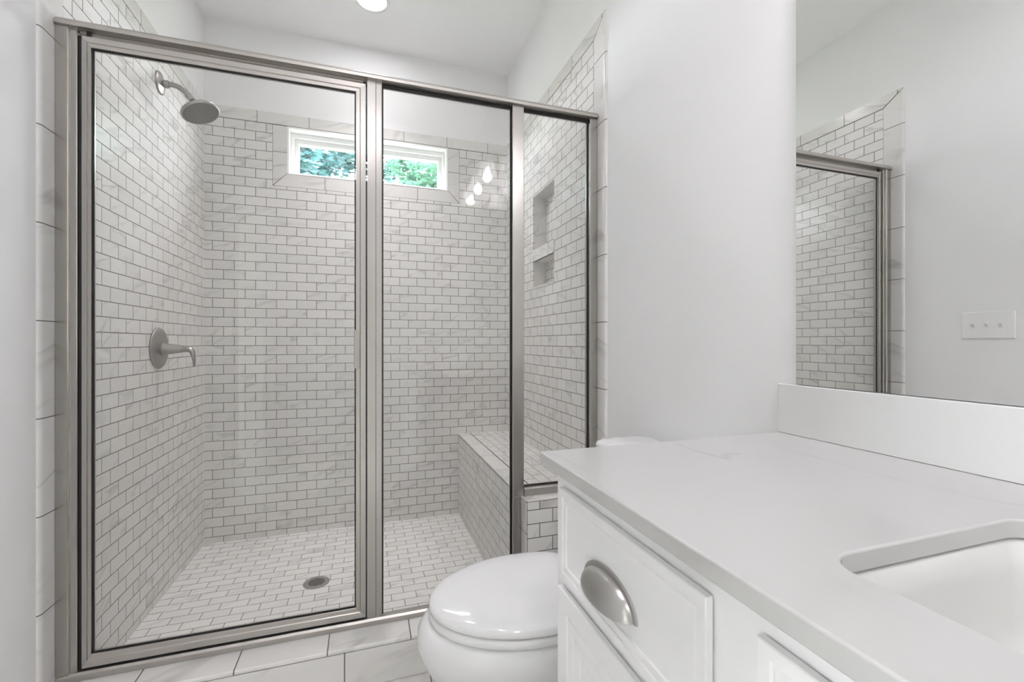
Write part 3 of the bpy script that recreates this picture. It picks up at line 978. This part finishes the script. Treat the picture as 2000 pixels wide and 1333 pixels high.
DRW = [(0.013, 0.0), (0.0145, 0.0022), (0.0155, 0.0022), (0.018, 0.0008), (0.0255, 0.0008), (0.0275, 0.0030), (0.029, 0.0030)]
DOORP = [(0.0335, 0.0), (0.0350, 0.0022), (0.0360, 0.0022), (0.0385, 0.001), (0.055, 0.0015), (0.057, 0.0034), (0.0585, 0.0034), (0.062, 0.0022), (0.076, 0.0032), (0.078, 0.0062), (0.0795, 0.0062), (0.083, 0.0040)]
ZD0, ZD1 = 0.699, 0.8545
def cup_pull(parent, yc, zc):
    bm = new_bm()
    x_ = XF - 0.0111 + 0.0030 - .0002
    hw, hh, pj = 0.064, 0.033, 0.027
    n, m_ = 28, 10
    # quarter ellipsoid shell, open at the bottom
    def surf(k, j, s):
        a_ = PI * k / n                # along the half outline, from one end over the top to the other
        b_ = PI / 2 * j / m_           # from the face outwards
        return Vector((x_ - 0.002 - (pj - s) * math.sin(b_), yc - (hw - s) * math.cos(a_) * math.cos(b_ * 0.98), zc + (hh - s) * math.sin(a_) * math.cos(b_ * 0.98) - 0.004 * math.sin(b_)))
    rows_o = [[bm.verts.new(surf(k, j, 0.0)) for k in range(n + 1)] for j in range(m_ + 1)]
    rows_i = [[bm.verts.new(surf(k, j, 0.0018)) for k in range(n + 1)] for j in range(m_ + 1)]
    for rows in (rows_o, rows_i):
        for j in range(m_):
            for k in range(n):
                bm.faces.new((rows[j][k], rows[j][k + 1], rows[j + 1][k + 1], rows[j + 1][k]))
    for k in range(n):
        bm.faces.new((rows_o[0][k], rows_i[0][k], rows_i[0][k + 1], rows_o[0][k + 1]))
        bm.faces.new((rows_o[m_][k], rows_o[m_][k + 1], rows_i[m_][k + 1], rows_i[m_][k]))
    for k in (0, n):
        for j in range(m_):
            bm.faces.new((rows_o[j][k], rows_o[j + 1][k], rows_i[j + 1][k], rows_i[j][k]))
    cup = finish('cup', bm, M['nickel_pull'], parent, smooth=True, ang=60)
    return cup

def add_pull(drawer, yc, zc):
    # flange: half ring lying on the drawer face
    bm = new_bm()
    x_ = XF - 0.0111 + 0.0030
    n = 32
    prof = []
    rings = []
    for k in range(n + 1):
        a_ = PI * k / n
        cy_, cz_ = -math.cos(a_), math.sin(a_)
        sec = []
        for dr_, dx_ in ((-0.004, 0.0), (-0.004, -0.0030), (0.002, -0.0038), (0.0058, -0.0030), (0.0066, 0.0)):
            sec.append(Vector((x_ + dx_, yc + cy_ * (0.064 + dr_), zc + cz_ * (0.033 + dr_))))
        rings.append(sec)
    loft(bm, rings)
    fl = finish('cup_pull', bm, M['nickel_pull'], drawer, smooth=True, ang=40)
    bm = new_bm()
    # rounded cup shell, open below, thick as sheet metal
    return fl

for (ya, yb) in ((0.360, 0.7145), (-0.7145, -0.360)):
    dw = front('drawer', ya, yb, ZD0, ZD1, DRW)
    yc, zc = (ya + yb) / 2 + 0.013, 0.752
    fl = add_pull(dw, yc, zc)
    fl['label'] = 'brushed nickel cup pull'
    dome = cup_pull(dw, yc, zc)
    # join dome into the pull mesh
    bmj = bmesh.new()
    bmj.from_mesh(fl.data)
    tmp = dome.data.copy()
    tmp.transform(Matrix.Translation(dome.location - fl.location))
    bmj.from_mesh(tmp)
    bmj.to_mesh(fl.data)
    bmj.free()
    for pl in fl.data.polygons:
        pl.use_smooth = True
    bpy.data.objects.remove(dome)
    bpy.data.meshes.remove(tmp)
    dd = front('cabinet_door', ya - 0.0, yb + (0.004 if ya > 0 else 0), 0.125, 0.681, DOORP)
front('false_drawer_front', -0.300, 0.300, ZD0, ZD1, DRW)
front('cabinet_door', 0.004, 0.300, 0.125, 0.681, DOORP)
front('cabinet_door', -0.300, -0.004, 0.125, 0.681, DOORP)

# countertop with the sink cut-out
CT = 0.907
CB = 0.885
XC0, YV0, YV1 = 0.3027, -0.765, 0.7626
HX0, HX1, HY0, HY1 = 0.403, 0.722, -0.160, 0.304
hole = rrect(HX0, HX1, HY0, HY1, 0.036, 8)
def plate_with_hole(bm, outer, inner, za, zb):
    loops = []
    for z in (za, zb):
        o_ = [bm.verts.new((x, y, z)) for x, y in outer]
        i_ = [bm.verts.new((x, y, z)) for x, y in inner]
        eo = [bm.edges.new((o_[k], o_[(k + 1) % len(o_)])) for k in range(len(o_))]
        ei = [bm.edges.new((i_[k], i_[(k + 1) % len(i_)])) for k in range(len(i_))]
        bmesh.ops.triangle_fill(bm, edges=eo + ei, use_beauty=True)
        loops.append((o_, i_))
    for w in (0, 1):
        a_, b_ = loops[0][w], loops[1][w]
        for k in range(len(a_)):
            bm.faces.new((a_[k], a_[(k + 1) % len(a_)], b_[(k + 1) % len(b_)], b_[k]))
bm = new_bm()
plate_with_hole(bm, [(XC0, YV0), (DR - .0005, YV0), (DR - .0005, YV1), (XC0, YV1)], hole, CB, CT)
ct = finish('countertop', bm, M['quartz'], None, bevel=0.003, seg=3, ang=60)
tag(ct, 'white quartz countertop with faint grey veins on the vanity', 'countertop')
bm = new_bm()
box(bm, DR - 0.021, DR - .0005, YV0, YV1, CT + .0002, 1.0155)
finish('backsplash', bm, M['quartz_splash_lit'], ct, bevel=0.002)

# sink
sk = thing('sink', 'white rectangular undermount sink sunk in the quartz countertop', 'sink', (0.56, 0.07, CB - 0.14))
bm = new_bm()
def rk(i, z, r):
    return [Vector((p[0], p[1], z)) for p in rrect(HX0 + i, HX1 - i, HY0 + i, HY1 - i, r, 8)]
rings = [rk(-0.018, CB - .001, 0.05), rk(-0.004, CB - .001, 0.038), rk(0.001, CB - 0.004, 0.036), rk(0.006, CB - 0.03, 0.036), rk(0.012, CB - 0.09, 0.04), rk(0.022, CB - 0.118, 0.045), rk(0.045, CB - 0.130, 0.05), rk(0.12, CB - 0.136, 0.03),
         rk(0.12, CB - 0.146, 0.03), rk(0.03, CB - 0.140, 0.05), rk(0.0, CB - 0.10, 0.045), rk(-0.018, CB - 0.012, 0.05)]
RR = loft(bm, rings, cap0=False, cap1=False)
n_ = len(RR[0])
for k in range(n_):
    bm.faces.new((RR[-1][k], RR[-1][(k + 1) % n_], RR[0][(k + 1) % n_], RR[0][k]))
bm.faces.new(RR[7]); bm.faces.new(RR[8][::-1])
finish('basin', bm, M['basin'], sk, smooth=True, ang=50)
bm = new_bm()
lathe(bm, (0.56, 0.072, CB - 0.136), (0, 0, 1), [(0.024, 0), (0.024, 0.002), (0.018, 0.003), (0.016, 0.0015), (0.001, 0.0015)], 32)
finish('drain', bm, M['nickel_pull'], sk, smooth=True, ang=30)

# ------------------------------------------------------------------ mirror
bm = new_bm()
box(bm, DR - 0.010, DR - .0004, -0.73, 0.7265, 1.0165, 2.200)
for f in bm.faces:
    f.material_index = 1
bm.normal_update()
bm.faces.ensure_lookup_table()
for f in bm.faces:
    if abs(f.calc_center_median().x - (DR - 0.010)) < 1e-5:
        f.material_index = 0
mi = finish('mirror', bm, None, None, mats=[M['mirror'], M['mirror_edge']])
tag(mi, 'large frameless wall mirror above the vanity backsplash', 'mirror')

# ------------------------------------------------------------------ vanity light above the mirror
vl = thing('vanity_light', 'three shade nickel vanity light above the mirror, glowing bell glasses', 'wall lamp', (DR, 0.09, 2.36))
bm = new_bm(); box(bm, DR - 0.022, DR - .0005, -0.04, 0.22, 2.31, 2.43)
finish('backplate', bm, M['nickel_pull'], vl, bevel=0.006, seg=3)
bm = new_bm(); tube(bm, [(DR - 0.055, -0.20, 2.385), (DR - 0.055, 0.38, 2.385)], 0.009)
box(bm, DR - 0.055, DR - 0.022, 0.08, 0.10, 2.376, 2.394)
finish('crossbar', bm, M['nickel_pull'], vl, smooth=True, ang=40)
for by in BULB_Y:
    bm = new_bm()
    tube(bm, bezier((DR - .055, by, 2.385), (DR - .09, by, 2.41), (0.775, by, 2.40), (0.775, by, 2.345)), 0.007)
    lathe(bm, (0.775, by, 2.35), (0, 0, -1), [(0.010, 0), (0.024, 0.006), (0.024, 0.034)], 28)
    finish('arm', bm, M['nickel_pull'], vl, smooth=True, ang=40)
    bm = new_bm()
    outer = [(0.026, 0.0), (0.040, 0.006), (0.047, 0.016), (0.054, 0.05), (0.064, 0.10), (0.076, 0.145), (0.083, 0.160), (0.0845, 0.1615), (0.083, 0.163), (0.081, 0.161)]
    lathe(bm, (0.775, by, 2.322), (0, 0, -1), outer, 48, cap0=False, cap1=False)
    s_ = finish('shade', bm, M['shade'], vl, smooth=True, ang=70)
    bm = new_bm()
    lathe(bm, (0.775, by, 2.31), (0, 0, -1), [(0.012, 0.0), (0.013, 0.02), (0.014, 0.03)], 24)
    finish('socket', bm, M['plate'], s_, smooth=True, ang=60)
    bm = new_bm()
    lathe(bm, (0.775, by, 2.281), (0, 0, -1), [(0.012, 0.0), (0.014, 0.02), (0.018, 0.032)] + [(0.030 * math.sin(a_), 0.062 - 0.030 * math.cos(a_)) for a_ in (math.radians(35 + 145 * k / 12) for k in range(13))], 24)
    finish('bulb', bm, M['bulb'], s_, smooth=True, ang=60)


# ------------------------------------------------------------------ recessed lights
txt = ['recessed round ceiling light above the shower', 'recessed round ceiling light above the toilet area', 'recessed round ceiling light above the doorway']
for (cx, cy), tx in zip(CAN_LIGHTS, txt):
    rl = thing('recessed_light', tx, 'ceiling light', (cx, cy, CEIL), 'recessed ceiling lights')
    bm = new_bm()
    lathe(bm, (cx, cy, CEIL + .0), (0, 0, -1), [(0.073, 0.0001), (0.074, 0.003), (0.088, 0.004), (0.091, 0.002), (0.091, 0.0001)], 48, cap0=False, cap1=False)
    finish('trim_ring', bm, M['trim_paint'], rl, smooth=True, ang=40)
    bm = new_bm()
    lathe(bm, (cx, cy, CEIL), (0, 0, -1), [(0.0729, 0.0001), (0.0729, 0.0012), (0.001, 0.0014)], 48)
    finish('lens', bm, M['lens'], rl, smooth=True, ang=40)

# ------------------------------------------------------------------ light switches on the left wall
sw = thing('light_switch', 'white three toggle light switch plate, seen reflected in the mirror', 'light switch', (DL, 1.22, 1.183))
bm = new_bm(); box(bm, DL + .0003, DL + 0.006, 1.130, 1.311, 1.124, 1.243)
finish('switch_plate', bm, M['plate'], sw, bevel=0.003, seg=3)
for k in range(3):
    yk_ = 1.2205 + (k - 1) * 0.046
    bm = new_bm()
    prism(bm, [(DL + .005, 1.176), (DL + .0075, 1.176), (DL + 0.017, 1.190), (DL + 0.015, 1.196), (DL + .0055, 1.190)], 'y', yk_ - 0.005, yk_ + 0.005)
    finish('toggle', bm, M['plate'], sw, bevel=0.001)
for k in range(3):
    for zq in (1.153, 1.214):
        bm = new_bm(); lathe(bm, (DL + .006, 1.2205 + (k - 1) * 0.046, zq), (1, 0, 0), [(0.0035, 0), (0.003, 0.0012)], 12)
        finish('screw', bm, M['trim_paint'], sw)

# ------------------------------------------------------------------ door on the left wall, behind the viewpoint
bm = new_bm()
slab(bm, 'x', DL - 0.115, DL - 0.0005, (DOOR[0] + .0005, DOOR[1] - .0005, 0, DOOR[3] - .0005), [(DOOR[0] + 0.02, DOOR[1] - 0.02, -1, DOOR[3] - 0.02)])
d1 = struct('door_1', bm, M['trim_paint'], 'open white door in the left wall')
bm = new_bm()
slab(bm, 'x', DL + .0003, DL + 0.016, (DOOR[0] - 0.075, DOOR[1] + 0.09, 0, DOOR[3] + 0.08), [(DOOR[0] + 0.012, DOOR[1] - 0.012, -1, DOOR[3] - 0.012)])
finish('door_casing', bm, M['trim_paint'], d1, bevel=0.003)
# the slab stands open, swung into the next room against its hinge at the far jamb
yh = DOOR[0] + 0.030
xh = DL - 0.125
bm = new_bm()
slab(bm, 'y', yh - 0.035, yh, (xh - 0.79, xh, 0.008, DOOR[3] - 0.023), [(xh - 0.68, xh - 0.11, .2, .95), (xh - 0.68, xh - .11, 1.1, 1.9)])
box(bm, xh - 0.69, xh - 0.10, yh - 0.026, yh - 0.010, 0.19, 1.91)
finish('door_slab', bm, M['trim_paint'], d1, bevel=0.003)
bm = new_bm()
lathe(bm, (xh - 0.73, yh, 0.95), (0, 1, 0), [(0.03, 0), (0.03, 0.006), (0.012, 0.012), (0.012, 0.03), (0.026, 0.04), (0.028, 0.052), (0.018, 0.062)], 28)
finish('door_knob', bm, M['nickel_pull'], d1, smooth=True, ang=40)

# baseboards
def baseboard(name, axis, face, sgn, a, b_):
    bm = new_bm()
    prof = [(0, 0.0), (0.014, 0.0), (0.014, 0.115), (0.008, 0.13), (0.0, 0.135)]
    if axis == 'y':
        prism(bm, [(face + sgn * (p[0] + .0003), p[1] + .0003) for p in prof], 'y', a, b_)
    else:
        prism(bm, [(face + sgn * (p[0] + .0003), p[1] + .0003) for p in prof], 'x', a, b_)
    struct(name, bm, M['trim_paint'], smooth=True, ang=20)
baseboard('baseboard_left', 'y', DL, 1, DOOR[1] + 0.0905, YE - .0005)
baseboard('baseboard_left', 'y', DL, 1, YF + .001, DOOR[0] - 0.0755)
baseboard('baseboard_right', 'y', DR, -1, YV1 - 0.01, YE - .0005)
baseboard('baseboard_right', 'y', DR, -1, YF + .001, VB - 0.004)
baseboard('baseboard_front', 'x', YF, 1, DL + 0.015, DR - 0.015)

# ------------------------------------------------------------------ outside: lawn and trees beyond the window
bm = new_bm(); box(bm, -25, 25, -25, 40, -0.8, -0.6)
lw = struct('lawn', bm, M['grass'], 'grass outside the window')

def tree(name, label, x, y, h, crown, rad, leaf, mat, seed, nleaf, branches):
    rnd = random.Random(seed)
    t = thing(name, label, 'tree', (x, y, -0.6), 'trees outside the window')
    bm = new_bm()
    pts = [(x, y, -0.6), (x + .1, y, 1.0), (x - .05, y + .1, 2.5), (x, y, h)]
    tube(bm, pts, [0.16, 0.13, 0.10, 0.03], 12)
    finish('trunk', bm, M['bark'], t, smooth=True, ang=60)
    bm = new_bm()
    centers = []
    for k in range(branches):
        a_ = 2 * PI * k / branches + rnd.uniform(-.3, .3)
        zb = rnd.uniform(crown[0] - 0.2, crown[1] - 0.3)
        L = rad * rnd.uniform(0.6, 1.0)
        e_ = Vector((x + math.cos(a_) * L, y + math.sin(a_) * L, zb + rnd.uniform(0.0, 0.7)))
        m1 = Vector((x, y, zb - 0.5)).lerp(e_, 0.5) + Vector((rnd.uniform(-.1, .1), rnd.uniform(-.1, .1), 0.1))
        tube(bm, [(x, y, zb - 0.5), m1, e_], [0.045, 0.028, 0.008], 7)
        centers += [e_, m1]
    finish('branches', bm, M['bark'], t, smooth=True, ang=60)
    for k in range(90):
        a_, u_ = rnd.uniform(0, 2 * PI), rnd.uniform(-1, 1)
        r_ = rad * rnd.uniform(0.25, 1.0) ** 0.5
        centers.append(Vector((x + math.cos(a_) * r_ * math.sqrt(1 - u_ * u_), y + math.sin(a_) * r_ * math.sqrt(1 - u_ * u_), (crown[0] + crown[1]) / 2 + u_ * (crown[1] - crown[0]) / 2)))
    vs, fs = [], []
    for k in range(nleaf):
        c0 = rnd.choice(centers)
        p_ = c0 + Vector((rnd.gauss(0, .17), rnd.gauss(0, .17), rnd.gauss(0, .15)))
        n_v = Vector((rnd.gauss(0, 1), rnd.gauss(0, 1), rnd.gauss(0.6, 1))).normalized()
        u_v, v_v, _ = frame_of(n_v)
        s_ = leaf * rnd.uniform(0.7, 1.3)
        i0 = len(vs)
        vs += [p_ - u_v * s_, p_ - v_v * s_ * .45 + n_v * s_ * .12, p_ + u_v * s_, p_ + v_v * s_ * .45 + n_v * s_ * .12]
        fs.append((i0, i0 + 1, i0 + 2, i0 + 3))
    off = t.location
    me = bpy.data.meshes.new('foliage')
    me.from_pydata([v - off for v in vs], [], fs)
    me.materials.append(mat)
    o = bpy.data.objects.new('foliage', me)
    COL.objects.link(o)
    o.parent = t

tree('leafy_tree', 'dark blue green tree seen through left half of window', -1.9, 7.3, 5.4, (2.6, 5.6), 1.75, 0.06, M['leaf_teal'], 3, 36000, 9)
tree('leafy_tree', 'pale yellow green tree seen through right half of window', 2.1, 9.4, 5.8, (2.5, 5.8), 1.8, 0.06, M['leaf_lime'], 5, 36000, 9)
tree('leafy_tree', 'tall dark tree farther back between the two window trees', 0.2, 14.0, 8.2, (3.2, 9.0), 2.6, 0.09, M['leaf_teal'], 8, 40000, 8)
